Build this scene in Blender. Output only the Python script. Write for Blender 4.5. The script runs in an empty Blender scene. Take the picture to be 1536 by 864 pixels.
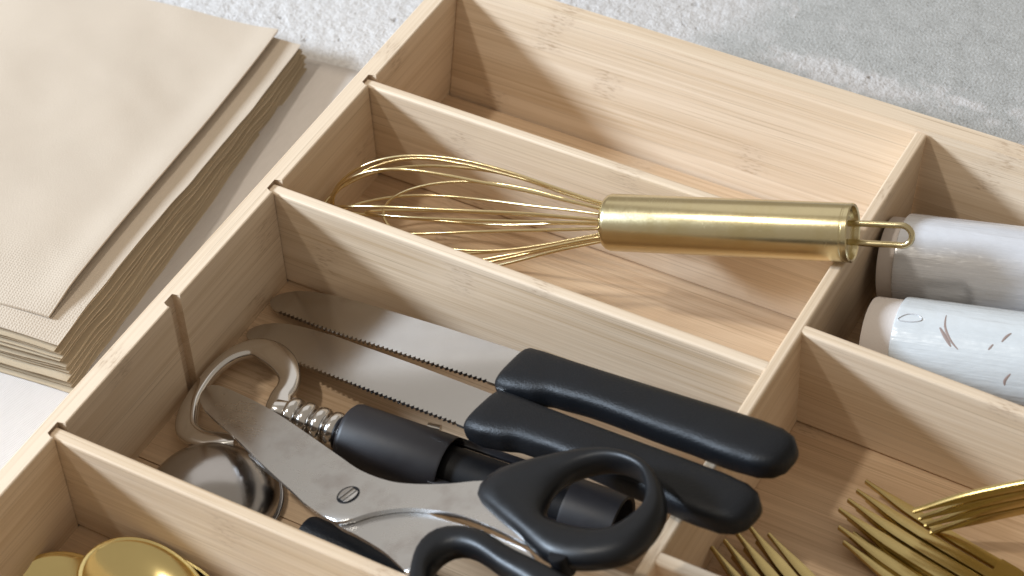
import bpy, bmesh, math, random
from mathutils import Vector, Matrix, noise
random.seed(7)
S = 0.001                                   # everything below is written in millimetres
sc = bpy.context.scene
COL = sc.collection

# ------------------------------------------------------------------ camera, world, lamps, exposure
cam_d = bpy.data.cameras.new('camera'); cam = bpy.data.objects.new('camera', cam_d); COL.objects.link(cam)
cam_d.sensor_width = 36.0; cam_d.lens = 36.0*3544.35/1536.0
cam_d.clip_start = 0.05; cam_d.clip_end = 50.0
CR = ((0.87363, 0.48456, -0.04441), (-0.31680, 0.63569, 0.70394), (0.36934, -0.60092, 0.70887))
cam.matrix_world = Matrix.Translation(Vector((475.6, -580.2, 737.6))*S) @ Matrix(CR).transposed().to_4x4()
cam_d.dof.use_dof = True; cam_d.dof.focus_distance = 1.000; cam_d.dof.aperture_fstop = 13.0
sc.camera = cam

world = bpy.data.worlds.new('World'); sc.world = world; world.use_nodes = True
wb = world.node_tree.nodes['Background']; wb.inputs[0].default_value = (1.0, 0.885, 0.74, 1); wb.inputs[1].default_value = 0.39

def area_lamp(name, direction, dist, sx, sy, power, col, target=(110, -10, 20)):
    l = bpy.data.lights.new(name, 'AREA'); l.shape = 'RECTANGLE'; l.size = sx; l.size_y = sy
    l.energy = power; l.color = col
    o = bpy.data.objects.new(name, l); COL.objects.link(o)
    d = Vector(direction).normalized()
    o.location = Vector(target)*S + d*dist
    o.rotation_euler = d.to_track_quat('Z', 'Y').to_euler()
    return o
area_lamp('window_light', (-2.0, -0.82, 1.03), 2.2, 0.46, 0.34, 95, (0.70, 0.835, 1.0))
area_lamp('high_light', (-1.0, -0.6, 1.85), 2.2, 0.12, 0.12, 14, (1.0, 0.93, 0.82))
area_lamp('overhead_fill', (-0.42, 0.62, 0.76), 2.6, 2.2, 1.8, 5.5, (0.97, 0.97, 0.97))  # added overhead fill: brightens reflections in the steel and softens the shade
sc.view_settings.view_transform = 'Standard'; sc.view_settings.look = 'None'
sc.view_settings.exposure = 0.0; sc.view_settings.gamma = 1.0
sc.cycles.use_denoising = True
sc.cycles.max_bounces = 8; sc.cycles.diffuse_bounces = 4; sc.cycles.glossy_bounces = 5
sc.cycles.sample_clamp_indirect = 6.0

# ------------------------------------------------------------------ material helpers
class NT:
    def __init__(s, name):
        s.m = bpy.data.materials.new(name); s.m.use_nodes = True
        s.t = s.m.node_tree; s.b = s.t.nodes['Principled BSDF']
    def n(s, typ, ins=None, **props):
        nd = s.t.nodes.new('ShaderNode'+typ)
        for k, v in props.items(): setattr(nd, k, v)
        for k, v in (ins or {}).items(): s.put(nd.inputs[k], v)
        return nd
    def put(s, sock, v):
        if isinstance(v, bpy.types.NodeSocket): s.t.links.new(v, sock)
        elif isinstance(v, bpy.types.Node): s.t.links.new(v.outputs[0], sock)
        else: sock.default_value = v
    def set(s, **kw):
        for k, v in kw.items(): s.put(s.b.inputs[k.replace('_', ' ')], v)
    def math(s, op, a, b=0.0, c=0.0):
        return s.n('Math', {0: a, 1: b, 2: c}, operation=op).outputs[0]
    def mm(s, offset=True):
        """object coordinates in millimetres, shifted by a random amount per object"""
        tc = s.n('TexCoord')
        v = s.n('VectorMath', {0: tc.outputs['Object'], 'Scale': 1000.0}, operation='SCALE').outputs[0]
        if offset:
            oi = s.n('ObjectInfo')
            r = s.n('VectorMath', {0: (1777.0, 331.0, 173.0), 'Scale': oi.outputs['Random']}, operation='SCALE').outputs[0]
            v = s.n('VectorMath', {0: v, 1: r}, operation='ADD').outputs[0]
        return v
    def scaled(s, v, sc3): return s.n('VectorMath', {0: v, 1: sc3}, operation='MULTIPLY').outputs[0]
    def noise(s, v, scale, detail=2.0, rough=0.5): 
        return s.n('TexNoise', {'Vector': v, 'Scale': scale, 'Detail': detail, 'Roughness': rough}).outputs[0]
    def ramp(s, f, stops):
        r = s.n('ValToRGB', {0: f}); e = r.color_ramp.elements
        while len(e) < len(stops): e.new(0.5)
        for el, (p, c) in zip(e, stops): el.position = p; el.color = (*c, 1) if len(c) == 3 else c
        return r.outputs[0]
    def mix(s, f, a, b, blend='MIX'):
        m = s.n('Mix', data_type='RGBA', blend_type=blend)
        s.put(m.inputs[0], f); s.put(m.inputs[6], a); s.put(m.inputs[7], b)
        return m.outputs[2]
    def bump(s, h, strength, dist=0.001):
        b = s.n('Bump', {'Height': h, 'Strength': strength, 'Distance': dist})
        s.put(s.b.inputs['Normal'], b.outputs[0])
def C4(r, g, b): return (r, g, b, 1.0)

def bamboo(name, along='X', light=(0.745, 0.60, 0.445), dark=(0.525, 0.37, 0.22), lam=17.0):
    t = NT(name); p = t.mm()
    sp = t.n('SeparateXYZ', {0: p})
    strip = t.math('FLOOR', t.math('DIVIDE', t.math('ADD', sp.outputs[1], sp.outputs[2]), lam))
    wn = t.n('TexWhiteNoise', {'W': strip}, noise_dimensions='1D')
    shift = t.math('MULTIPLY', wn.outputs[0], 260.0)
    # long streaks along the grain
    warp = t.math('MULTIPLY', t.noise(t.scaled(p, (0.008, 0.02, 0.02)), 1.0, 1), 1.2)
    q = t.n('CombineXYZ', {0: t.math('ADD', sp.outputs[0], shift), 1: t.math('ADD', sp.outputs[1], warp), 2: t.math('ADD', sp.outputs[2], warp)})
    g1 = t.noise(t.scaled(q, (0.005, 0.85, 0.85)), 1.0, 3, 0.65)
    g2 = t.noise(t.scaled(q, (0.004, 0.22, 0.22)), 1.0, 3, 0.6)
    g3 = t.noise(t.scaled(q, (0.03, 3.0, 3.0)), 1.0, 2, 0.6)
    f = t.math('ADD', t.math('ADD', t.math('MULTIPLY', g1, 0.45), t.math('MULTIPLY', g2, 0.45)), t.math('MULTIPLY', g3, 0.22))
    f = t.math('ADD', f, t.math('MULTIPLY', t.math('SUBTRACT', wn.outputs[0], 0.5), 0.17))
    col = t.ramp(f, [(0.33, dark), (0.46, tuple(0.5*(a+b) for a, b in zip(light, dark))), (0.66, light)])
    # bamboo nodes: a speckled band across each strip
    fr = t.math('FRACT', t.math('DIVIDE', t.math('ADD', sp.outputs[0], shift), 215.0))
    wob = t.math('MULTIPLY', t.noise(t.scaled(p, (0.1, 0.25, 0.25)), 1.0, 2), 0.035)
    d = t.math('ABSOLUTE', t.math('SUBTRACT', t.math('ADD', fr, wob), 0.5))
    band = t.n('MapRange', {0: d, 1: 0.05, 2: 0.006, 3: 0.0, 4: 1.0}, interpolation_type='SMOOTHSTEP').outputs[0]
    dots = t.n('MapRange', {0: t.noise(t.scaled(p, (0.22, 1.1, 1.1)), 1.0, 2, 0.6), 1: 0.50, 2: 0.68, 3: 0.0, 4: 1.0}).outputs[0]
    col = t.mix(t.math('MULTIPLY', band, 0.30), col, C4(0.62, 0.49, 0.36))
    col = t.mix(t.math('MULTIPLY', t.math('MULTIPLY', band, dots), 0.62), col, C4(0.38, 0.25, 0.15))
    fibre = t.n('MapRange', {0: t.noise(t.scaled(q, (0.008, 1.9, 1.9)), 1.0, 2, 0.6), 1: 0.60, 2: 0.74, 3: 0.0, 4: 0.75}).outputs[0]
    col = t.mix(fibre, col, C4(*(c*0.72 for c in dark)))
    line = t.n('MapRange', {0: t.math('ABSOLUTE', t.math('SUBTRACT', t.math('FRACT', t.math('DIVIDE', t.math('ADD', sp.outputs[1], sp.outputs[2]), lam)), 0.5)), 1: 0.488, 2: 0.5, 3: 0.0, 4: 0.35}).outputs[0]
    col = t.mix(line, col, C4(0.38, 0.26, 0.16))
    t.set(Base_Color=col, Roughness=t.n('MapRange', {0: g1, 1: 0.3, 2: 0.7, 3: 0.42, 4: 0.60}).outputs[0])
    t.put(t.b.inputs['Specular IOR Level'], 0.5)
    t.bump(t.math('ADD', g3, t.math('MULTIPLY', g1, 0.6)), 0.12, 0.0006)
    return t.m

def metal(name, col, rough, scratch=(0.03, 1.2, 1.2), stain=None, var=0.12, aniso=0.0):
    t = NT(name); p = t.mm()
    n1 = t.noise(t.scaled(p, scratch), 1.0, 3, 0.6); n2 = t.noise(p, 0.09, 3, 0.6)
    base = t.mix(t.math('MULTIPLY', n2, 0.35), C4(*col), C4(*(c*0.72 for c in col)))
    if stain:
        m = t.n('MapRange', {0: t.noise(p, 0.06, 4, 0.65), 1: 0.50, 2: 0.75, 3: 0.0, 4: 0.6}).outputs[0]
        base = t.mix(m, base, C4(*stain))
    r = t.math('ADD', t.math('MULTIPLY', n1, var), t.math('ADD', t.math('MULTIPLY', n2, 0.10), rough-0.5*var-0.05))
    t.set(Base_Color=base, Metallic=1.0, Roughness=r)
    if aniso: t.put(t.b.inputs['Anisotropic'], aniso)
    t.bump(n1, 0.02, 0.0002)
    return t.m

def plastic(name, col, rough, bumpy=0.12, scale=0.9, spec=0.5):
    t = NT(name); p = t.mm()
    n1 = t.noise(p, scale, 3, 0.6); n2 = t.noise(p, 0.06, 3, 0.6)
    t.set(Base_Color=t.mix(n2, C4(*(c*0.8 for c in col)), C4(*(c*1.25 for c in col))),
          Roughness=t.n('MapRange', {0: n2, 1: 0.3, 2: 0.7, 3: rough-0.05, 4: rough+0.08}).outputs[0])
    t.put(t.b.inputs['Specular IOR Level'], spec)
    t.bump(n1, bumpy, 0.0004)
    return t.m

def paper(name, col, emboss=False):
    t = NT(name); p = t.mm()
    fib = t.noise(p, 1.3, 4, 0.7); big = t.noise(p, 0.035, 3, 0.6)
    c = t.mix(big, C4(*(v*0.95 for v in col)), C4(*(min(1, v*1.04) for v in col)))
    c = t.mix(t.math('MULTIPLY', fib, 0.18), c, C4(*(v*0.75 for v in col)))
    h = t.math('MULTIPLY', fib, 0.35)
    if emboss:       # pressed dots near the folded edge of the sheet
        sp = t.n('SeparateXYZ', {0: t.mm(False)})
        vo = t.n('TexVoronoi', {'Vector': t.mm(False), 'Scale': 0.72, 'Randomness': 0.3}, voronoi_dimensions='2D')
        dot = t.n('MapRange', {0: vo.outputs['Distance'], 1: 0.16, 2: 0.42, 3: 0.0, 4: 1.0}).outputs[0]
        msk = t.n('MapRange', {0: t.math('ADD', sp.outputs[1], t.math('MULTIPLY', big, 60.0)), 1: 95.0, 2: 45.0, 3: 0.0, 4: 1.0}).outputs[0]
        h = t.math('ADD', h, t.math('MULTIPLY', t.math('MULTIPLY', dot, msk), 0.34))
    t.set(Base_Color=c, Roughness=0.9)
    t.put(t.b.inputs['Specular IOR Level'], 0.15)
    t.bump(h, 0.5, 0.0008)
    return t.m

def stone(name):
    t = NT(name); p = t.mm(False)
    sp = t.n('SeparateXYZ', {0: p})
    coarse = t.noise(p, 0.15, 4, 0.55); fine = t.noise(p, 0.75, 4, 0.7); mid = t.noise(p, 0.45, 3, 0.6)
    patch = t.noise(p, 0.022, 5, 0.62)
    # plaster: pale lumpy coat on the left, bare grey mortar with two scraps of it on the right
    wob = t.math('MULTIPLY', t.math('SUBTRACT', patch, 0.5), 120.0)
    wob2 = t.math('ADD', t.math('MULTIPLY', t.math('SUBTRACT', coarse, 0.5), 16.0), t.math('MULTIPLY', t.math('SUBTRACT', fine, 0.5), 10.0))
    side = t.n('MapRange', {0: t.math('ADD', t.math('ADD', t.math('SUBTRACT', sp.outputs[0], t.math('MULTIPLY', t.math('SUBTRACT', sp.outputs[1], 250.0), 0.35)), wob), wob2), 1: 84.0, 2: 116.0, 3: 1.0, 4: 0.0}).outputs[0]
    def blob(cx, cy, rx, ry):
        u = t.math('DIVIDE', t.math('SUBTRACT', sp.outputs[0], cx), rx); v = t.math('DIVIDE', t.math('SUBTRACT', sp.outputs[1], cy), ry)
        r = t.math('SQRT', t.math('ADD', t.math('MULTIPLY', u, u), t.math('MULTIPLY', v, v)))
        r = t.math('ADD', r, t.math('MULTIPLY', wob2, 0.11))
        return t.n('MapRange', {0: r, 1: 1.15, 2: 0.6, 3: 0.0, 4: 1.0}).outputs[0]
    scrap = t.math('MAXIMUM', blob(164, 248, 46, 10), blob(222, 255, 13, 3.5))
    far = t.n('MapRange', {0: t.math('ADD', patch, t.math('MULTIPLY', fine, 0.12)), 1: 0.66, 2: 0.72, 3: 0.0, 4: 0.8}).outputs[0]
    coat = t.math('MAXIMUM', side, t.math('MAXIMUM', scrap, far))
    grain = t.math('ADD', t.math('MULTIPLY', t.noise(p, 0.85, 3, 0.6), 0.72), t.math('MULTIPLY', t.noise(p, 0.10, 4, 0.6), 0.28))
    grey = t.ramp(grain, [(0.32, (0.20, 0.195, 0.18)), (0.44, (0.38, 0.375, 0.355)), (0.56, (0.455, 0.45, 0.43)), (0.70, (0.62, 0.61, 0.59))])
    pale = t.ramp(mid, [(0.27, (0.43, 0.405, 0.385)), (0.42, (0.545, 0.52, 0.50)), (0.7, (0.63, 0.605, 0.585))])
    pit = t.n('MapRange', {0: t.noise(p, 0.13, 2, 0.5), 1: 0.33, 2: 0.25, 3: 0.0, 4: 0.75}).outputs[0]
    pale = t.mix(pit, pale, C4(0.30, 0.28, 0.27))
    t.set(Base_Color=t.mix(coat, grey, pale), Roughness=0.93)
    t.put(t.b.inputs['Specular IOR Level'], 0.2)
    lump = t.math('ADD', t.math('MULTIPLY', t.math('SUBTRACT', coarse, 0.5), 1.5), t.math('MULTIPLY', pit, -0.9))
    h = t.math('ADD', t.math('MULTIPLY', grain, 0.75), t.math('MULTIPLY', lump, coat))
    t.bump(h, 0.6, 0.002)
    return t.m

def linen(name):
    t = NT(name); p = t.mm(False)
    a = t.n('TexWave', {'Vector': p, 'Scale': 0.42, 'Distortion': 1.6, 'Detail': 2.0, 'Detail Scale': 0.4}, bands_direction='X').outputs[1]
    b = t.n('TexWave', {'Vector': p, 'Scale': 0.42, 'Distortion': 1.6, 'Detail': 2.0, 'Detail Scale': 0.4}, bands_direction='Y').outputs[1]
    w = t.math('ADD', t.math('MULTIPLY', a, 0.6), t.math('MULTIPLY', b, 0.4))
    n = t.noise(t.scaled(p, (0.5, 0.12, 0.5)), 1.0, 3, 0.6)
    t.set(Base_Color=t.mix(t.math('ADD', t.math('MULTIPLY', w, 0.25), t.math('MULTIPLY', n, 0.5)), C4(0.54, 0.49, 0.45), C4(0.68, 0.63, 0.59)), Roughness=0.92)
    t.put(t.b.inputs['Specular IOR Level'], 0.15)
    t.bump(t.math('ADD', w, n), 0.3, 0.0005)
    return t.m

def film(name, col, marks):
    t = NT(name); p = t.mm(False)
    n1 = t.noise(t.scaled(p, (0.015, 0.30, 0.30)), 1.0, 4, 0.6); n2 = t.noise(t.scaled(p, (0.05, 0.12, 0.12)), 1.0, 3, 0.6)
    c = t.mix(n2, C4(*(v*0.93 for v in col)), C4(*(min(0.92, v*1.06) for v in col)))
    if marks:        # scuffs rubbed into the wrap
        sp = t.n('SeparateXYZ', {0: p})
        wv = t.n('TexNoise', {'Vector': t.scaled(p, (0.075, 0.06, 0.06)), 'Scale': 1.0, 'Detail': 1.0, 'Distortion': 1.4}).outputs[0]
        thin = t.n('MapRange', {0: t.math('ABSOLUTE', t.math('SUBTRACT', wv, 0.52)), 1: 0.010, 2: 0.003, 3: 0.0, 4: 1.0}).outputs[0]
        gate = t.n('MapRange', {0: t.noise(p, 0.055, 2), 1: 0.545, 2: 0.59, 3: 0.0, 4: 0.8}).outputs[0]
        c = t.mix(t.math('MULTIPLY', thin, gate), c, C4(0.30, 0.22, 0.20))
    t.set(Base_Color=c, Roughness=t.n('MapRange', {0: n1, 1: 0.3, 2: 0.7, 3: 0.12, 4: 0.36}).outputs[0])
    t.put(t.b.inputs['Specular IOR Level'], 0.8); t.put(t.b.inputs['Coat Weight'], 0.5); t.put(t.b.inputs['Coat Roughness'], 0.12)
    t.bump(t.math('ADD', n1, t.math('MULTIPLY', n2, 1.2)), 0.5, 0.0009)
    return t.m

M_WOOD = bamboo('bamboo_panel')
M_FLOOR = bamboo('bamboo_floor', light=(0.72, 0.53, 0.35), dark=(0.46, 0.30, 0.175), lam=21.0)  # darker than the panels: some of the floor's shade is put into the colour
M_STEEL = metal('brushed_steel', (0.57, 0.56, 0.55), 0.21, (0.03, 1.2, 1.2), var=0.03)
M_SHEAR = metal('scissor_steel', (0.64, 0.635, 0.63), 0.28, (0.03, 1.0, 1.0), stain=(0.40, 0.36, 0.345), var=0.04)
M_CHROME = metal('chrome', (0.70, 0.68, 0.66), 0.15, (0.3, 0.3, 0.3), var=0.05)
M_SCOOP = metal('scoop_steel', (0.46, 0.44, 0.43), 0.20, (0.3, 0.3, 0.3), var=0.05)
M_BRASS = metal('brushed_brass', (0.70, 0.605, 0.37), 0.24, (1.4, 0.04, 1.4), stain=(0.58, 0.47, 0.22), var=0.13)
M_WIRE = metal('brass_wire', (0.82, 0.68, 0.40), 0.22, (0.3, 0.3, 0.3), var=0.05)
M_GOLD = metal('gold_cutlery', (0.60, 0.475, 0.21), 0.25, (0.02, 0.3, 0.3), var=0.04)
M_SPOON = metal('gold_spoon', (0.88, 0.72, 0.33), 0.17, (0.1, 0.1, 0.1), var=0.03)
M_GRIP = plastic('black_grip', (0.005, 0.0058, 0.0075), 0.42, 0.55, 1.25, spec=0.24)
M_LOOP = plastic('black_loop', (0.0055, 0.006, 0.0072), 0.38, 0.10, spec=0.28)
M_BARREL = plastic('black_barrel', (0.012, 0.0105, 0.012), 0.46, 0.04, spec=0.38)
M_DARK = plastic('dark_plastic', (0.004, 0.004, 0.005), 0.5, 0.05, spec=0.2)
M_NAPSHADE = paper('napkin_shaded_paper', (0.46, 0.365, 0.25))  # darker, browner copy of the top paper; the pile's side shade is in its colour
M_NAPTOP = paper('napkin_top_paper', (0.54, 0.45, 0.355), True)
M_STONE = stone('plaster_table')
M_LINEN = linen('linen_cloth')
M_FILM1 = film('clear_film', (0.55, 0.55, 0.57), False)
M_FILM2 = film('scuffed_film', (0.57, 0.595, 0.605), False)
M_SCUFF = plastic('brown_scuff', (0.26, 0.19, 0.165), 0.6)
M_CORE = paper('cardboard_core', (0.66, 0.60, 0.56))

# ------------------------------------------------------------------ mesh helpers
def link(name, bm, mat, parent=None, matrix=None, smooth=None, kind=None):
    bmesh.ops.recalc_face_normals(bm, faces=bm.faces)
    for v in bm.verts: v.co *= S
    me = bpy.data.meshes.new(name); bm.to_mesh(me); bm.free()
    me.materials.append(mat)
    if smooth is not None:
        me.shade_smooth(); me.set_sharp_from_angle(angle=math.radians(smooth))
    o = bpy.data.objects.new(name, me); COL.objects.link(o)
    if parent is not None: o.parent = parent
    if matrix is not None: o.matrix_local = matrix
    if kind: o['kind'] = kind
    return o
def tag(o, label, cat, group=None):
    o['label'] = label; o['category'] = cat
    if group: o['group'] = group
    return o
def thing(name, label, cat, matrix, group=None):
    o = bpy.data.objects.new(name, None); COL.objects.link(o); o.empty_display_size = 0.02
    o.matrix_world = matrix
    return tag(o, label, cat, group)
def frame(origin, ex, up=(0, 0, 1)):
    """matrix whose x axis runs along ex; origin in mm"""
    ex = Vector(ex).normalized(); ey = Vector(up).cross(ex).normalized(); ez = ex.cross(ey)
    m = Matrix((ex, ey, ez)).transposed().to_4x4(); m.translation = Vector(origin)*S
    return m
def T(x, y, z): return Matrix.Translation(Vector((x, y, z))*S)
def RZ(deg): return Matrix.Rotation(math.radians(deg), 4, 'Z')

def prism(bm, pts, z0, z1, bev=0.0, seg=2, only_top=False):
    """upright prism over a 2D outline, its rims rounded"""
    a = sum(p[0]*q[1]-q[0]*p[1] for p, q in zip(pts, pts[1:]+pts[:1]))
    if a < 0: pts = pts[::-1]
    lo = [bm.verts.new((x, y, z0)) for x, y in pts]; hi = [bm.verts.new((x, y, z1)) for x, y in pts]
    n = len(pts)
    fl = bm.faces.new(lo[::-1]); fh = bm.faces.new(hi)
    for i in range(n): bm.faces.new((lo[i], lo[(i+1) % n], hi[(i+1) % n], hi[i]))
    if bev:
        ed = list(fh.edges) + ([] if only_top else list(fl.edges))
        bmesh.ops.bevel(bm, geom=ed, offset=bev, segments=seg, profile=0.5, affect='EDGES', clamp_overlap=True)
def boxy(bm, x0, x1, y0, y1, z0, z1, bev=0.0, seg=2):
    r = bmesh.ops.create_cube(bm, size=1.0)
    for v in r['verts']:
        v.co = Vector(((x0+x1)/2+v.co.x*(x1-x0), (y0+y1)/2+v.co.y*(y1-y0), (z0+z1)/2+v.co.z*(z1-z0)))
    if bev:
        es = list({e for v in r['verts'] for e in v.link_edges})
        bmesh.ops.bevel(bm, geom=es, offset=bev, segments=seg, profile=0.5, affect='EDGES')
def loft(bm, rings, cap=True, closed=False):
    vs = [[bm.verts.new(p) for p in r] for r in rings]; n = len(vs[0])
    for a, b in zip(vs, vs[1:] + ([vs[0]] if closed else [])):
        for i in range(n): bm.faces.new((a[i], a[(i+1) % n], b[(i+1) % n], b[i]))
    if cap and not closed:
        bm.faces.new(vs[0][::-1]); bm.faces.new(vs[-1])
def tube(bm, pts, r, n=8, closed=False, cap=True):
    pts = [Vector(p) for p in pts]; m = len(pts)
    rad = r if isinstance(r, (list, tuple)) else [r]*m
    tang = []
    for i in range(m):
        a = pts[(i-1) % m] if closed or i > 0 else pts[i]; b = pts[(i+1) % m] if closed or i < m-1 else pts[i]
        tang.append((b-a).normalized())
    ref = Vector((0, 0, 1)) if abs(tang[0].z) < 0.9 else Vector((1, 0, 0))
    u = (ref - tang[0]*ref.dot(tang[0])).normalized(); rings = []
    for i in range(m):
        u = (u - tang[i]*u.dot(tang[i])).normalized(); v = tang[i].cross(u)
        rings.append([pts[i] + (u*math.cos(k*2*math.pi/n) + v*math.sin(k*2*math.pi/n))*rad[i] for k in range(n)])
    loft(bm, rings, cap, closed)
def turned(bm, prof, n=48, cap=False, a0=0.0, a1=None):
    """profile (x, r) turned about the x axis; a1 given = only part of the turn"""
    full = a1 is None
    rings = []
    for x, r in prof:
        if full: rings.append([Vector((x, r*math.cos(k*2*math.pi/n), r*math.sin(k*2*math.pi/n))) for k in range(n)])
        else: rings.append([Vector((x, r*math.cos(a0+(a1-a0)*k/(n-1)), r*math.sin(a0+(a1-a0)*k/(n-1)))) for k in range(n)])
    if full: loft(bm, rings, cap)
    else:
        vs = [[bm.verts.new(p) for p in r] for r in rings]
        for a, b in zip(vs, vs[1:]):
            for i in range(n-1): bm.faces.new((a[i], a[i+1], b[i+1], b[i]))
def spline(pts, sub=6, closed=True):
    """Catmull-Rom through 2D points"""
    out = []; n = len(pts)
    for i in range(n if closed else n-1):
        p = [Vector(pts[(i+k) % n]) if closed else Vector(pts[min(max(i+k, 0), n-1)]) for k in (-1, 0, 1, 2)]
        for j in range(sub):
            t = j/sub
            q = 0.5*((2*p[1]) + (p[2]-p[0])*t + (2*p[0]-5*p[1]+4*p[2]-p[3])*t*t + (3*p[1]-p[0]-3*p[2]+p[3])*t**3)
            out.append(tuple(q))
    if not closed: out.append(tuple(pts[-1]))
    return out
def smooth01(t): t = min(max(t, 0), 1); return t*t*(3-2*t)

# ------------------------------------------------------------------ the surface under everything
bm = bmesh.new()
bmesh.ops.create_grid(bm, x_segments=2, y_segments=2, size=3000)
table = link('table_top', bm, M_STONE, None, T(0, 0, -6.0)); table['kind'] = 'structure'
table['label'] = 'rough plastered stone surface, pale lumpy coat beside bare grey mortar'

bm = bmesh.new()
nx, ny = 34, 60
g = []
for j in range(ny+1):
    row = []
    for i in range(nx+1):
        x = -330 + 318*i/nx; y = -330 + (472 + 0.11*x + 10)*j/ny
        z = -5.2 + 0.25*noise.noise(Vector((x*0.03, y*0.03, 4)))
        row.append(bm.verts.new((x, y, z)))
    g.append(row)
for j in range(ny):
    for i in range(nx): bm.faces.new((g[j][i], g[j][i+1], g[j+1][i+1], g[j+1][i]))
cl = link('linen_cloth', bm, M_LINEN, None, None, 60)
md = cl.modifiers.new('thickness', 'SOLIDIFY'); md.thickness = 0.0005; md.offset = -1
tag(cl, 'thin pale linen cloth lying under the paper napkins beside the wooden organizer', 'cloth')

# ------------------------------------------------------------------ the organizer
H = 55.0; DZ = 53.8
XC0, XC1 = 229.6, 234.9
tray = thing('drawer_organizer', 'light bamboo drawer organizer with slotted wall and compartments full of kitchen tools', 'organizer', T(0, 0, -5.6))
def panel(name, bm, m, mat=M_WOOD, label=None):
    o = link(name, bm, mat, tray, T(0, 0, 5.6) @ m, None)
    if label: o['label'] = label
    return o
bm = bmesh.new(); boxy(bm, 0, 420, -110.2, 145.6, -5.6, 0)
panel('base_panel', bm, Matrix(), M_FLOOR)
bm = bmesh.new(); boxy(bm, 0, 420, -244, -110.8, -5.6, 0)
panel('base_panel', bm, Matrix(), M_FLOOR)
# left wall, outline in plan with four slots; its own x axis runs along the tray's y
slots = [(81.7, 88.6), (3.7, 11.0), (-73.2, -66.2), (-152.3, -144.6)]
out = [(-8.6, 171.4), (-8.6, -244)] + [(0, -244)]
for y0, y1 in sorted(slots): out += [(0, y0), (-4.2, y0), (-4.2, y1), (0, y1)]
out += [(0, 171.4)]
bm = bmesh.new(); prism(bm, [(y, -x) for x, y in out], -5.6, H, 0.7, 2, True)
panel('side_wall', bm, RZ(90), M_WOOD, 'left wall with slots cut for dividers, one slot empty')
# back wall leans outwards
bm = bmesh.new()
prism(bm, [(146.0, -5.6), (155.0, -5.6), (171.4, H), (162.3, H)], 0.0, 420, 0.7, 2)
for v in bm.verts: v.co = (v.co.z, v.co.x, v.co.y)
panel('back_wall', bm, Matrix())
bm = bmesh.new(); boxy(bm, -244, 171, -8, 0, -5.6, H, 0.8)
panel('side_wall', bm, T(420.4, 0, 0) @ RZ(90))
bm = bmesh.new(); boxy(bm, 0.2, 420, -252.8, -244.2, -5.6, H, 0.8)
panel('front_wall', bm, Matrix())
# the partition that carries the right-hand dividers, its far end cut to the leaning wall
bm = bmesh.new()
prism(bm, [(-243.8, 0.05), (145.6, 0.05), (160.6, DZ), (-243.8, DZ)], 0, XC1-XC0, 1.1, 3)
panel('partition', bm, Matrix(((0, 0, 1, XC0*S), (1, 0, 0, 0), (0, 1, 0, 0), (0, 0, 0, 1))))
for y0, y1, x0, x1, skew in ((82.3, 87.2, -3.9, XC0+1.6, 0), (4.1, 9.7, -3.9, XC0+1.6, 0), (-152.0, -146.2, -3.9, XC0+1.6, 0),
                             (29.2, 34.4, XC1-1.6, 419.6, -1.4), (-100.6, -94.6, XC1-1.6, 419.6, 0)):
    bm = bmesh.new(); boxy(bm, 0, x1-x0, -(y1-y0), 0, 0.5, DZ-0.15, 1.3, 3)
    panel('divider', bm, T(x0, y1, 0) @ RZ(skew))

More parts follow.
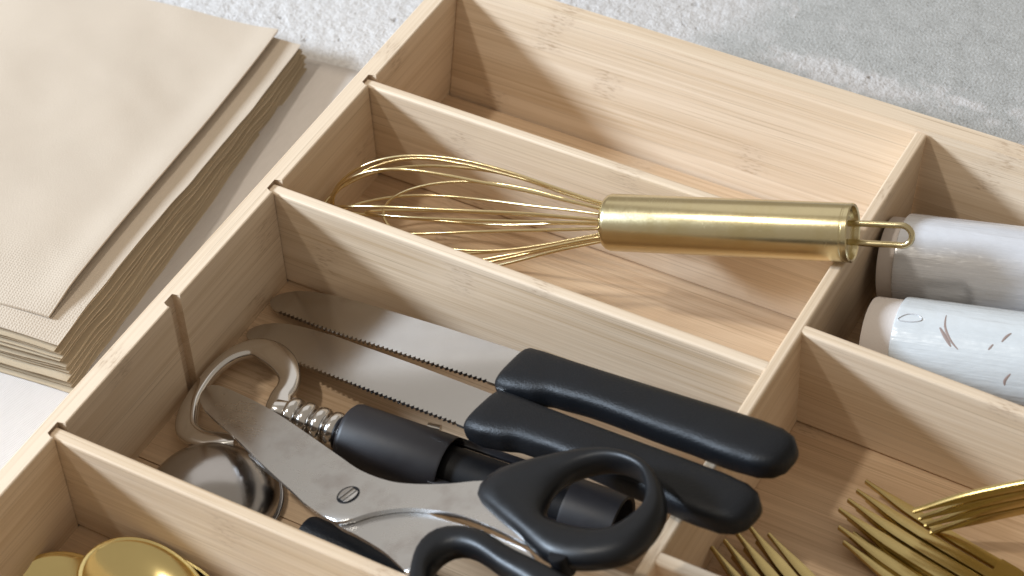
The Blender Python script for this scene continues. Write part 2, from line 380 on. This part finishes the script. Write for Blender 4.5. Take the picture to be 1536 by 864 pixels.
# ------------------------------------------------------------------ paper napkins
NL, NW = 229.0, 236.0
A0 = math.radians(5.5)
NB = T(-51.5, -91.5, -5.0) @ RZ(6.4)                # near right-hand corner of the pile; x runs left (negative), y away
def pile_z(u, x, y):
    """height of level u (0..1) of the pile over the cloth: the folds make it thicker at the near end"""
    h = 31.0 - 15.0*smooth01(y/NL) * 1.0
    edge = math.exp(-((x)/14.0)**2)
    w = noise.noise(Vector((y*0.024, u*0.7, 3.0)))*3.6 + noise.noise(Vector((y*0.055, u*1.9, 7.0)))*1.1
    return h*u + edge*w*(0.35+3.0*u*(1-u))*smooth01(1.3-u) - edge*1.2*u
NN = 13
def napkin(k):
    u0 = k/NN; u1 = (k+0.93)/NN
    jx = random.uniform(-1.5, 1.5) + 3.2*(1-k/(NN-1)); jy = random.uniform(-0.8, 2.6)
    if k == NN-1: jx = 0.6; jy = 0.5
    nx, ny = 18, 90
    bm = bmesh.new(); top = []; bot = []
    xs = [-NW*(1-math.sin(0.5*math.pi*i/nx)) for i in range(nx+1)]; ys = [NL*(0.5-0.5*math.cos(math.pi*j/ny)) for j in range(ny+1)]
    wv = random.uniform(0, 50)
    for j in range(ny+1):
        rt, rb = [], []
        for i in range(nx+1):
            y = ys[j]; x = xs[i]
            xe = x + jx + (0.8*noise.noise(Vector((y*0.05, wv, 0))) if i == nx else 0)
            ye = y + jy + 0.7*noise.noise(Vector((x*0.05, wv, 5)))*(1 if j in (0, ny) else 0)
            zt = pile_z(u1, x, y); zb = pile_z(u0, x, y)
            near = min(-x, y if j < ny//2 else NL-y)
            f = 0.16 + 0.84*smooth01(near/6.0); m_ = 0.5*(zt+zb) + 0.25*(1-f)*noise.noise(Vector((x*0.09+y*0.09, k*3.1, wv)))
            if k == NN-1: zb = zt-(zt-zb)*f
            else: zt = m_+f*(zt-m_); zb = m_+f*(zb-m_)
            rt.append(bm.verts.new((xe, ye, zt))); rb.append(bm.verts.new((xe, ye, zb)))
        top.append(rt); bot.append(rb)
    for j in range(ny):
        for i in range(nx):
            bm.faces.new((top[j][i], top[j][i+1], top[j+1][i+1], top[j+1][i]))
            bm.faces.new((bot[j][i], bot[j+1][i], bot[j+1][i+1], bot[j][i+1]))
        bm.faces.new((top[j][nx], bot[j][nx], bot[j+1][nx], top[j+1][nx]))
        bm.faces.new((top[j][0], top[j+1][0], bot[j+1][0], bot[j][0]))
    for i in range(nx):
        bm.faces.new((top[0][i], bot[0][i], bot[0][i+1], top[0][i+1])); bm.faces.new((top[ny][i], top[ny][i+1], bot[ny][i+1], bot[ny][i]))
    return link('paper_napkin', bm, M_NAPTOP if k == NN-1 else M_NAPSHADE, None, NB, 50)
for k in range(NN):
    o = napkin(k)
    if k == NN-1: tag(o, 'folded beige paper napkin directly under the shifted top napkin, its right strip uncovered', 'napkin', 'pile of beige paper napkins')
    elif k == 0: tag(o, 'lowest beige paper napkin of the pile, flat on the cloth', 'napkin', 'pile of beige paper napkins')
    else: tag(o, 'folded beige paper napkin in the middle of the pile, only its wavy edges showing', 'napkin', 'pile of beige paper napkins')
# top napkin: shifted to the left, thick fold lifting along its right edge
bm = bmesh.new(); nx, ny = 44, 70; top = []; bot = []
for j in range(ny+1):
    rt, rb = [], []
    for i in range(nx+1):
        s = math.sin(0.5*math.pi*i/nx); y = 12.0 + (NL-9.0)*j/ny; x = -10.0 - 2.6*j/ny - 228*(1-s)
        yy = y + 1.2*noise.noise(Vector((x*0.03, 1, 2)))*(1 if j == 0 else 0)
        base = pile_z(1.0, x, y)
        lift = (0.7 + 2.2*math.exp(-((x+10)/11.0)**2)) * (1-0.75*math.exp(-((y-12)/14.0)**2))
        wr = 0.9*noise.noise(Vector((x*0.022+y*0.012, y*0.016-x*0.01, 9))) + 0.22*noise.noise(Vector((x*0.07, y*0.05, 4)))
        wr += 0.5*max(0, noise.noise(Vector((x*0.05+y*0.05, (y-x)*0.014, 1.5))))
        zt = base + lift + 1.0 + wr*min(1, (-x-8)/40+0.15)
        zb = zt - (1.1 if i < nx else 0.5)
        rt.append(bm.verts.new((x, yy, zt))); rb.append(bm.verts.new((x - (0.4 if i == nx else 0), yy, zb)))
    top.append(rt); bot.append(rb)
for j in range(ny):
    for i in range(nx):
        bm.faces.new((top[j][i], top[j][i+1], top[j+1][i+1], top[j+1][i])); bm.faces.new((bot[j][i], bot[j+1][i], bot[j+1][i+1], bot[j][i+1]))
    bm.faces.new((top[j][nx], bot[j][nx], bot[j+1][nx], top[j+1][nx])); bm.faces.new((top[j][0], top[j+1][0], bot[j+1][0], bot[j][0]))
for i in range(nx):
    bm.faces.new((top[0][i], bot[0][i], bot[0][i+1], top[0][i+1])); bm.faces.new((top[ny][i], top[ny][i+1], bot[ny][i+1], bot[ny][i]))
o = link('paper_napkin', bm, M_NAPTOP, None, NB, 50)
tag(o, 'topmost beige paper napkin of the pile, shifted left with dotted emboss at its near end', 'napkin', 'pile of beige paper napkins')

# ------------------------------------------------------------------ whisk
E0 = Vector((131.6, 58.2, 46.0)); E1 = Vector((234.9, 78.6, 66.2))
W = thing('whisk', 'brass balloon whisk with its handle end resting on the wooden partition', 'whisk', frame(E0, E1-E0))
L = (E1-E0).length
bm = bmesh.new()
turned(bm, [(2, 0.1), (0.6, 8.8), (0, 9.2), (0.4, 10.6), (1.6, 11.7), (3.2, 12.2), (L-3.4, 12.2), (L-3.2, 12.0), (L-2.6, 12.0), (L-2.4, 12.25), (L-0.5, 12.25), (L, 11.8), (L-0.4, 11.0), (L-2.2, 10.6), (L-2.4, 0.1)], 64)
link('handle', bm, M_BRASS, W, None, 40)
bm = bmesh.new()
lp = [(L-2, -4.0, 0), (L+6, -4.2, 0.2), (L+17, -4.2, 0.5)] + [(L+20+4.3*math.sin(a), -4.3*math.cos(a), 0.6) for a in [math.pi*i/10 for i in range(11)]] + [(L+17, 4.2, 0.5), (L+6, 4.2, 0.2), (L-2, 4.0, 0)]
# the hanging loop stands at a slant in the handle's end
rot = Matrix.Rotation(math.radians(66), 4, 'X')
tube(bm, [rot @ Vector(p) for p in lp], 1.35, 10)
link('hanging_loop', bm, M_BRASS, W, None, 60)
def bulb_path(phi, tip, R, r0=8.0, dmax=88.0, n=26):
    pts = []
    for i in range(n+1):
        d = dmax*i/n
        pts.append((d, r0 + (R-r0)*math.sin(0.5*math.pi*d/dmax)**1.15))
    for i in range(1, 15):
        a = 0.5*math.pi*i/15
        pts.append((dmax + (tip-dmax)*math.sin(a), R*math.cos(a)))
    half = [Vector((-d, r*math.cos(phi), r*math.sin(phi))) for d, r in pts]
    other = [Vector((-d, -r*math.cos(phi), -r*math.sin(phi))) for d, r in pts]
    return [Vector((3, half[0].y, half[0].z))] + half + [Vector((-tip, 0, 0))] + other[::-1] + [Vector((3, other[0].y, other[0].z))]
for k in range(6):
    ph = math.radians((10, 21, 62, 93, 131, 158)[k])
    bm = bmesh.new(); pth = bulb_path(ph, 134-1.9*k, 27.0-0.5*k, 8.2)
    pth = [p + Vector((0, noise.noise(p*0.02+Vector((k*9, 0, 0))), noise.noise(p*0.02+Vector((k*9, 40, 0)))))*1.9*smooth01(-p.x/40) for p in pth]
    tube(bm, pth, 0.72, 8); link('wire', bm, M_WIRE, W, None, 60)
for k, (ph, dm, tip, R) in enumerate(((0.75, 62, 104, 15.0), (2.5, 70, 112, 17.0))):
    bm = bmesh.new(); tube(bm, bulb_path(ph, tip, R, 5.0, dm), 0.65, 8); link('wire', bm, M_WIRE, W, None, 60)

# ------------------------------------------------------------------ serrated knives
def make_knife(tip, end, label, roll):
    tip = Vector(tip); end = Vector(end); L = (end-tip).length
    m = frame(tip, end-tip) @ Matrix.Rotation(math.radians(roll), 4, 'X')
    K = thing('serrated_knife', label, 'knife', m, 'serrated knives with black handles')
    hb = 138.0
    # blade outline: straight spine (+y), toothed edge (-y), rounded tip
    sp = [(hb+2, 10.2), (90, 10.8), (40, 10.4), (24, 9.3), (14, 7.7), (8, 5.7), (3.6, 3.0), (1.0, 0.2), (0, -2.4), (0.6, -4.8), (2.6, -6.8), (6, -8.4)]
    ed = []
    x = 10.0; i = 0
    while x < hb-6:
        y = -9.0 - 1.4*smooth01(x/50)
        ed += [(x, y), (x+0.5, y+0.2), (x+1.3, y+1.2), (x+2.1, y+0.2)]; x += 2.6
    ed += [(hb-4, -10.3), (hb+2, -10.3)]
    bm = bmesh.new(); prism(bm, sp + ed, -0.75, 0.75, 0.0)
    link('blade', bm, M_STEEL, K, None, 30)
    # handle: superellipse sections, flared guard in front, rounded butt
    rings = []
    keys = [(hb-0.5, 10.6, -11.4, 4.0), (hb+0.3, 11.5, -12.4, 5.6), (hb+2, 11.9, -13.2, 6.4), (hb+9, 11.9, -13.5, 6.8), (hb+16, 11.6, -12.2, 6.8), (hb+27, 11.2, -9.2, 6.8), (hb+45, 11.0, -8.4, 6.8),
            (L-45, 11.0, -10.4, 6.8), (L-22, 10.9, -11.8, 6.8), (L-10, 10.2, -11.5, 6.4), (L-4.5, 8.4, -9.7, 5.6), (L-1.4, 5.4, -6.8, 4.2), (L, 2.0, -3.4, 1.8)]
    path = []
    for (a, b) in zip(keys, keys[1:]):
        nsub = 5 if b[0]-a[0] > 8 else 2
        for q in range(nsub):
            t = q/nsub; path.append(tuple(a[c]+(b[c]-a[c])*(smooth01(t) if c else t) for c in range(4)))
    path.append(keys[-1])
    for x, yt, yb, th in path:
        cy = (yt+yb)/2; hy = (yt-yb)/2; ring = []
        for q in range(36):
            a = 2*math.pi*q/36; c, s = math.cos(a), math.sin(a); e = 2/3.3
            ring.append(Vector((x, cy+hy*math.copysign(abs(c)**e, c), th*math.copysign(abs(s)**e, s))))
        rings.append(ring)
    bm = bmesh.new(); loft(bm, rings)
    link('handle', bm, M_GRIP, K, None, 60)
    return K
make_knife((2.0, -7.5, 2.4), (264.5, -46.5, 71), 'upper serrated knife with black handle, its blade lying along the divider', 0)
make_knife((3.6, -28.0, 2.2), (263.5, -77.0, 71), 'lower serrated knife with black handle, its butt partly behind the scissors loop', 0)

# ------------------------------------------------------------------ corkscrew with bottle opener head
K = thing('barrel_corkscrew', 'black barrel corkscrew with a shiny steel bottle opener head and ribbed neck', 'corkscrew', frame((79.5, -71.6, 14.6), (1, 0.055, 0)))
KI = K.matrix_world.inverted()
cl_ = [(39.5, -93.2, 3.2), (33, -95.5, 4.6), (24, -97.0, 4.6), (15.5, -94.5, 5.0), (9.8, -86, 4.4), (6.6, -76, 3.4), (5.4, -62, 3.0), (7.6, -50.5, 3.8), (14.4, -43.0, 5.0), (23.0, -42.8, 6.0), (32.5, -46.6, 5.8), (39.5, -52.4, 4.9), (42.5, -58.5, 4.8), (43.2, -64.5, 5.0), (46.5, -70.5, 6.0), (52, -72.6, 5.0)]
cen = spline([c[:2] for c in cl_], 5, False); wid = [q[0] for q in spline([(c[2], 0) for c in cl_], 5, False)]
bm = bmesh.new(); rings = []
for i, p in enumerate(cen):
    a_ = Vector(cen[max(i-1, 0)]); b_ = Vector(cen[min(i+1, len(cen)-1)]); tn_ = (b_-a_).normalized(); nr = Vector((-tn_.y, tn_.x))
    ring = []
    for q in range(20):
        an = 2*math.pi*q/20; e = 2/2.6; c_, s_ = math.cos(an), math.sin(an)
        ring.append(Vector((p[0], p[1], 0)) + Vector((nr.x, nr.y, 0))*wid[i]*math.copysign(abs(c_)**e, c_) + Vector((0, 0, 2.7*math.copysign(abs(s_)**e, s_))))
    rings.append(ring)
loft(bm, rings)
sl = frame((0, 0, 6), (1, 0, 0.15))
link('opener_head', bm, M_CHROME, K, KI @ sl, 50)
bm = bmesh.new()
prof = [(-34, 0.1), (-33.5, 5.0), (-29, 5.6)]
for i in range(4):
    x = -28 + 6.6*i
    prof += [(x, 5.0), (x+0.3, 7.0), (x+1.2, 7.9), (x+2.8, 8.2), (x+4.6, 7.9), (x+5.5, 7.0), (x+5.8, 5.0)]
prof += [(-1, 5.2), (2, 5.2)]
turned(bm, prof, 32); link('ribbed_neck', bm, M_CHROME, K, None, 45)
bm = bmesh.new()
turned(bm, [(1.0, 5.0), (0, 9.0), (0.3, 12.4), (1.6, 13.8), (3, 14.2), (46, 14.2), (47, 13.9), (46.6, 12.6), (12, 12.4), (11.5, 0.1)], 56)
link('barrel', bm, M_BARREL, K, None, 40)
bm = bmesh.new(); turned(bm, [(12.5, 10.4), (100, 10.4), (100.5, 0.1)], 40); link('shaft', bm, M_DARK, K, None, 40)
for a in (25, 155, 270):
    bm = bmesh.new(); y, z = 12.6*math.cos(math.radians(a)), 12.6*math.sin(math.radians(a))
    boxy(bm, 44, 102, y-1.8, y+1.8, z-1.0, z+1.0, 0.5); link('rail', bm, M_BARREL, K, None, 40)
bm = bmesh.new()
turned(bm, [(101, 12.4), (100, 12.6), (100.2, 14.0), (101.5, 14.2), (122, 14.2), (122.6, 13.6), (122, 12.4), (108, 12.2), (107.5, 0.1)], 48)
link('bell', bm, M_BARREL, K, None, 40)
bm = bmesh.new(); turned(bm, [(0, 0.1), (0.2, 2.0), (5.6, 2.0), (6, 0.1)], 16)
link('rivet', bm, M_CHROME, K, T(31, 13.0, 6.0) @ Matrix.Rotation(math.radians(8), 4, 'Z'), 40)

# ------------------------------------------------------------------ steel scoop
D = thing('steel_scoop', 'round shiny steel scoop with a black handle, lying face down along the front divider', 'scoop', frame((42.0, -117.0, 0), (1, -0.05, 0)))
bm = bmesh.new(); rings = []
for i in range(17):
    a = 0.5*math.pi*i/16
    r = 28.0*math.cos(a) if i < 16 else 0.15; z = 1.5 + 18.0*math.sin(a)
    rings.append([Vector((r*math.cos(q*2*math.pi/56), r*math.sin(q*2*math.pi/56), z)) for q in range(56)])
loft(bm, rings); link('bowl', bm, M_SCOOP, D, None, 60)
bm = bmesh.new(); tube(bm, [(28.3*math.cos(q*2*math.pi/48), 28.3*math.sin(q*2*math.pi/48), 1.3) for q in range(48)], 1.2, 10, True)
link('rim', bm, M_SCOOP, D, None, 60)
bm = bmesh.new(); tube(bm, [(27, 0, 2.2), (36, -1, 5), (52, -2, 9)], [3.0, 3.0, 3.4], 14); link('neck', bm, M_CHROME, D, None, 60)
bm = bmesh.new(); turned(bm, [(0.4, 0.1), (0, 6.5), (0.6, 8.4), (2, 9.0), (20, 9.4), (60, 8.6), (95, 9.6), (99, 8.0), (100, 0.1)], 40)
link('handle', bm, M_GRIP, D, T(48, -1.6, 10.2), 45)

# ------------------------------------------------------------------ scissors
ex = Vector((0.95650, 0, 0.29173)); ey = Vector((0, 1, 0)); ez = ex.cross(ey)
mm_ = Matrix((ex, ey, ez)).transposed().to_4x4(); mm_.translation = Vector((113.16, -118.33, 42.94))*S
X = thing('kitchen_scissors', 'steel kitchen scissors with black finger loops, lying across the other tools', 'scissors', mm_)
b1 = [(-104.0, 37.4), (-104.9, 43.5), (-99.6, 45.3), (-80.0, 41.0), (-60.0, 35.0), (-35.6, 25.8), (-17.2, 18.6), (-2.2, 13.0), (12.9, 10.5), (24.7, 11.3), (38.4, 14.3), (50.8, 18.5), (62, 19.0), (73.3, 8), (85.6, -0.5), (87.4, -6.7), (68.3, -2.2), (52.8, 0.4), (39.6, 0.4), (26.9, -1.4), (15.0, -6.6), (3.7, -13.8), (-13.6, -8.9), (-26.1, -3.0), (-46.4, 6.5), (-73.5, 20.0), (-95.4, 30.2)]
b2 = [(-60, 14), (-20, 9), (8, 5), (24, 3.0), (42, -0.8), (63, -3.0), (88, -8.7), (90, -12.5), (72, -11.5), (60, -14.5), (52, -24), (46, -28.5), (41, -26.5), (29.5, -21.2), (13.9, -16.3), (2.2, -13.2), (-20, -3.5), (-50, 8)]
bm = bmesh.new(); prism(bm, spline(b1, 4), -0.2, 2.0, 0.7, 2); link('blade', bm, M_SHEAR, X, None, 35)
bm = bmesh.new(); prism(bm, spline(b2, 4), -2.6, -0.4, 0.5, 2); link('blade', bm, M_SHEAR, X, None, 35)
PV = Matrix.Rotation(math.radians(-90), 4, 'Y')
bm = bmesh.new(); turned(bm, [(2.02, 0.1), (2.02, 4.5), (2.2, 4.6), (2.02, 4.75)], 32)
pv = link('pivot_shade_disc', bm, M_DARK, X, PV, 40)  # flat dark disc on the blade, the recess's shade put into its colour
bm = bmesh.new(); boxy(bm, -3.4, 3.4, -0.9, 0.9, 2.05, 2.3, 0.1); bmesh.ops.rotate(bm, verts=bm.verts, matrix=Matrix.Rotation(1.2, 3, 'Z')); link('pivot_screw', bm, M_STEEL, X, None, 40)
bm = bmesh.new()
for sgn in (-1, 1):
    pts = [(3.6*math.cos(a), sgn*1.4+sgn*2.2*math.sin(a)) for a in [math.pi*i/12 for i in range(13)]]
    prism(bm, [Matrix.Rotation(1.2, 2) @ Vector(p) for p in pts], 2.06, 2.35, 0.1)
link('pivot_rivet', bm, M_SHEAR, X, None, 40)
def finger_loop(outer, hole, h, n=72):
    """a rounded band between an outer outline and the finger hole"""
    cx = sum(p[0] for p in hole)/len(hole); cy = sum(p[1] for p in hole)/len(hole)
    def ray_r(poly, a):
        d = Vector((math.cos(a), math.sin(a))); best = None
        for p, q in zip(poly, poly[1:]+poly[:1]):
            p = Vector(p)-Vector((cx, cy)); q = Vector(q)-Vector((cx, cy)); e = q-p
            den = d.x*e.y-d.y*e.x
            if abs(den) < 1e-9: continue
            t = (p.x*e.y-p.y*e.x)/den; s_ = (p.x*d.y-p.y*d.x)/den
            if 0 <= s_ <= 1 and t > 0 and (best is None or t > best): best = t
        return best
    O = spline(outer, 5); I = spline(hole, 5); rings = []
    for k in range(n):
        a = 2*math.pi*k/n; ro, ri = ray_r(O, a), ray_r(I, a)
        d = Vector((math.cos(a), math.sin(a), 0)); c = (ro+ri)/2; w = (ro-ri)/2; ring = []
        for q in range(20):
            b = 2*math.pi*q/20; e = 2/2.3
            ring.append(Vector((cx, cy, 0)) + d*(c + w*math.copysign(abs(math.cos(b))**e, math.cos(b))) + Vector((0, 0, h*math.copysign(abs(math.sin(b))**e, math.sin(b)))))
        rings.append(ring)
    bm = bmesh.new(); loft(bm, rings, closed=True); return bm
o1 = [(53.8, 11.0), (53.0, 20.5), (59.3, 27.4), (72.0, 34.8), (82.5, 39.7), (94.1, 42.5), (105.7, 41.6), (115.4, 37.9), (122.7, 32.0), (128.9, 23.9), (132.1, 15.5), (132.0, 4.0), (127.9, -4.8), (119.8, -10.1), (109.2, -13.0), (97.0, -12.0), (81.0, -4.0), (66.1, 3.3)]
h1 = [(85.1, 10.4), (83.5, 19.4), (85.8, 27.5), (91.4, 33.3), (98.2, 36.5), (106.0, 36.3), (113.6, 33.2), (119.0, 27.0), (121.7, 20.4), (120.4, 14.0), (115.9, 7.0), (109.0, 4.4), (98.1, 4.1), (89.8, 5.3)]
o2 = [(56, -42), (49.0, -29.5), (45.4, -18.6), (47.5, -10.3), (55.5, -6.1), (67.4, -5.9), (82.3, -11.0), (96.8, -14.8), (116, -21), (128, -33), (131, -46), (123, -58), (107, -64), (88, -62), (70, -54)]
h2 = [(64, -37), (57.6, -28.5), (57.4, -21.9), (61.7, -16.9), (69.6, -17), (83.2, -22.2), (100, -28), (113, -36), (116, -46), (109, -53), (95, -54.5), (78, -47.5)]
lo = link('finger_loop', finger_loop(o1, h1, 5.8), M_LOOP, X, T(0, 0, 1.4), 60)
lo2 = link('finger_loop', finger_loop(o2, h2, 5.6), M_LOOP, X, T(0, 0, 1.2), 60)
bm = bmesh.new(); turned(bm, [(-7, 4.2), (1, 4.2), (1.8, 3.6), (1.9, 0.1)], 24)
link('stop_bumper', bm, M_DARK, lo, T(104, -11.5, 2.0) @ Matrix.Rotation(math.radians(-90), 4, 'Y'), 40)

# ------------------------------------------------------------------ rolls of film
def film_roll(base, mat, label, r, rc, off):
    m = frame(base, (0.981, 0.1205, 0.152))
    R_ = thing('film_roll', label, 'film roll', m, 'rolls of wrapping film')
    bm = bmesh.new(); turned(bm, [(1.0, rc-2.2), (0, rc-1.6), (0.3, rc-0.3), (1.2, rc), (off+6, rc), (off+6, rc-3)], 56)
    turned(bm, [(1.0, rc-2.2), (40, rc-2.4), (41, 0.1)], 56)
    link('cardboard_core', bm, M_CORE, R_, None, 40)
    bm = bmesh.new(); prof = [(off+2.5, rc+0.05), (off+0.4, r-1.6), (off, r-0.7), (off+0.5, r-0.1), (off+1.5, r)]
    for i in range(60):
        x = off+3+i*2.4; prof.append((x, r+0.10*noise.noise(Vector((x*0.13, r, 0)))))
    prof += [(off+148, r-1), (off+148, rc)]
    turned(bm, prof, 96); link('film', bm, mat, R_, None, 40)
    return R_
film_roll((239.2, 112.0, 22.4), M_FILM1, 'clear cling film roll touching the whisk loop, farther of the two rolls', 21.6, 19.4, 7.5)
roll2 = film_roll((251.5, 64.5, 22.2), M_FILM2, 'scuffed silvery film roll nearer the divider, its cardboard core standing out', 21.2, 19.6, 13.0)

# brown scuffs and a lifted film tag on the nearer roll
for w_, arc in ((0.55, [(33, 88), (34, 104), (37, 118), (41, 128)]), (0.75, [(32, 106), (35, 116), (38, 126)]), (0.6, [(60.5, 101), (59, 106), (57.6, 113)]),
                (0.45, [(54.5, 117), (53, 124)]), (0.6, [(63, 146), (61, 154), (61, 160)])):
    bm = bmesh.new(); sp_ = spline(arc, 6, False); n_ = len(sp_)
    tube(bm, [(x, 21.22*math.cos(math.radians(a)), 21.22*math.sin(math.radians(a))) for x, a in sp_], [w_*(0.25+0.75*math.sin(math.pi*(i+0.5)/n_)) for i in range(n_)], 6)
    for v in bm.verts:
        r_ = math.hypot(v.co.y, v.co.z); k_ = (21.24+(r_-21.22)*0.12)/r_; v.co.y *= k_; v.co.z *= k_
    link('scuff', bm, M_SCUFF, roll2, None, 60)
bm = bmesh.new(); sp_ = spline([(15, 100), (18, 94), (22, 94), (24, 100), (20, 104), (15, 104)], 5)
tube(bm, [(x, 21.3*math.cos(math.radians(a)), 21.3*math.sin(math.radians(a))) for x, a in sp_], 0.22, 6, True); link('film_tag', bm, M_FILM1, roll2, None, 60)

# ------------------------------------------------------------------ forks
def fork_mesh():
    """tines towards -x; sheet about 2 mm thick following a side curve"""
    def zc(x):               # side view: tips rise, neck dips, handle rises
        return 0.0014*max(0, 50-x)**2 + 3.0*smooth01((x-85)/45.0) + 1.0
    W2 = 12.2
    def strip(bm, xs, ylo, yhi, th):
        prev = None
        for x in xs:
            a, b = ylo(x), yhi(x); z = zc(x); crown = 0.5
            ring = [bm.verts.new(p) for p in ((x, a+0.25, z-th/2), (x, a, z), (x, a+0.3, z+th/2), (x, (a+b)/2, z+th/2+crown*0.4), (x, b-0.3, z+th/2), (x, b, z), (x, b-0.25, z-th/2))]
            if prev:
                for i in range(7): bm.faces.new((prev[i], prev[(i+1) % 7], ring[(i+1) % 7], ring[i]))
            else: bm.faces.new(ring[::-1])
            prev = ring
        bm.faces.new(prev)
    head = bmesh.new()
    def w(x):
        if x < 68: return W2
        if x < 104: return W2 + (3.6-W2)*smooth01((x-68)/36.0)
        return 3.6 + 2.8*smooth01((x-112)/70.0)
    strip(head, [62+1.5*i for i in range(20)] + [92+5*i for i in range(25)], lambda x: -w(x), lambda x: w(x), 2.0)
    tines = []
    pitch = (2*W2)/4.0
    for k in range(4):
        bm = bmesh.new(); c = -W2 + pitch*(k+0.5)
        def hw(x): return 0.8 + 1.75*smooth01((x+2)/26.0)
        strip(bm, [2.56*i for i in range(26)], lambda x: c-hw(x), lambda x: c+hw(x), 1.9)
        tines.append(bm)
    return head, tines
FG = 'gold forks in the right-hand compartment'
fk = thing('fork', 'gold fork on top of the fork pile, four tines towards the knives', 'fork', frame((273.5, -4.0, 5.0), (0.98, -0.20, -0.01)), FG)
hd, tn = fork_mesh()
link('handle', hd, M_GOLD, fk, None, 40)
for b in tn: link('tine', b, M_GOLD, fk, None, 40)
def copy_thing(src, matrix, label):
    r = src.copy(); COL.objects.link(r); r.matrix_world = matrix; r['label'] = label
    for ch in src.children:
        c = ch.copy(); COL.objects.link(c); c.parent = r; c.matrix_parent_inverse = Matrix()
    return r
copy_thing(fk, frame((276.5, -10.5, 2.5), (0.975, -0.222, -0.01)), 'gold fork nested under the topmost fork of the pile, its tines stepped towards the front')
copy_thing(fk, frame((281.0, -15.0, 0.4), (0.965, -0.262, 0.0)), 'lowest gold fork of the pile, flat on the floor with tines peeking out in front')
copy_thing(fk, frame((302.5, -4.5, 16.0), (0.949, 0.3155, 0.457)) @ Matrix.Rotation(math.radians(102), 4, 'X'), 'gold fork turned on its edge and leaning over the divider, tines crossing the fork pile')
copy_thing(fk, frame((239.8, -45.0, 5.0), (0.87, -0.49, 0.0)), 'gold fork whose tines hide under the knife butt beside the partition')
copy_thing(fk, frame((247.0, -42.0, 0.6), (0.90, -0.43, 0.0)), 'lower gold fork beside the partition, its flat head towards the fork pile')

# ------------------------------------------------------------------ spoons
def spoon(matrix, label):
    P = thing('spoon', label, 'spoon', matrix, 'gold spoons in the near left compartment')
    bm = bmesh.new(); rings = []; n = 48; Lb, Wb = 33.0, 22.0
    def outline(a):
        c, s = math.cos(a), math.sin(a)
        wv = Wb*(1.0-0.16*c)                     # egg shape, wider towards the tip (-x)
        return Vector((Lb*c, wv*s, 0))
    fr_ = [math.cos(0.5*math.pi*i/14) for i in range(14)] + [0.03]
    levels = [(1.0, 0.1), (0.985, 0.3)] + [(f*0.935, -9.0*(1-f*f)**0.8) for f in fr_]
    def ring(f, z): return [bm.verts.new(outline(2*math.pi*k/n)*f + Vector((0, 0, z))) for k in range(n)]
    inner = [ring(f, z) for f, z in levels]; outer = [ring(f*1.0+0.02, z-1.1) for f, z in levels]
    for st in (inner, outer):
        for a, b in zip(st, st[1:]):
            for i in range(n): bm.faces.new((a[i], a[(i+1) % n], b[(i+1) % n], b[i]))
        bm.faces.new(st[-1])
    for i in range(n): bm.faces.new((inner[0][i], outer[0][i], outer[0][(i+1) % n], inner[0][(i+1) % n]))
    link('bowl', bm, M_SPOON, P, None, 35)
    bm = bmesh.new(); rg = []
    for i in range(25):
        x = Lb-1.5 + 120*i/24; w_ = 4.2 - 1.0*math.exp(-((x-60)/25)**2) + 3.4*smooth01((x-70)/70); z = -0.8 + 6*smooth01((x-Lb)/60) - 5*smooth01((x-90)/70)
        rg.append([Vector((x, w_*math.cos(q*2*math.pi/14), z+1.2*math.sin(q*2*math.pi/14))) for q in range(14)])
    loft(bm, rg); link('handle', bm, M_SPOON, P, None, 60)
    return P
spoon(T(25.0, -187.5, 9.0) @ RZ(-3) @ Matrix.Scale(0.86, 4), 'gold spoon lowest and nearest the left wall, bowl only half in view')
spoon(T(57.0, -171.5, 10.5) @ RZ(3) @ Matrix.Scale(0.86, 4), 'gold spoon lying against the divider, mostly covered by another spoon')
spoon(T(51.0, -173.0, 15.2) @ RZ(-1) @ Matrix.Rotation(math.radians(6), 4, 'Y') @ Matrix.Scale(0.86, 4), 'gold spoon on top of the other spoons, round bowl with a bright rim')
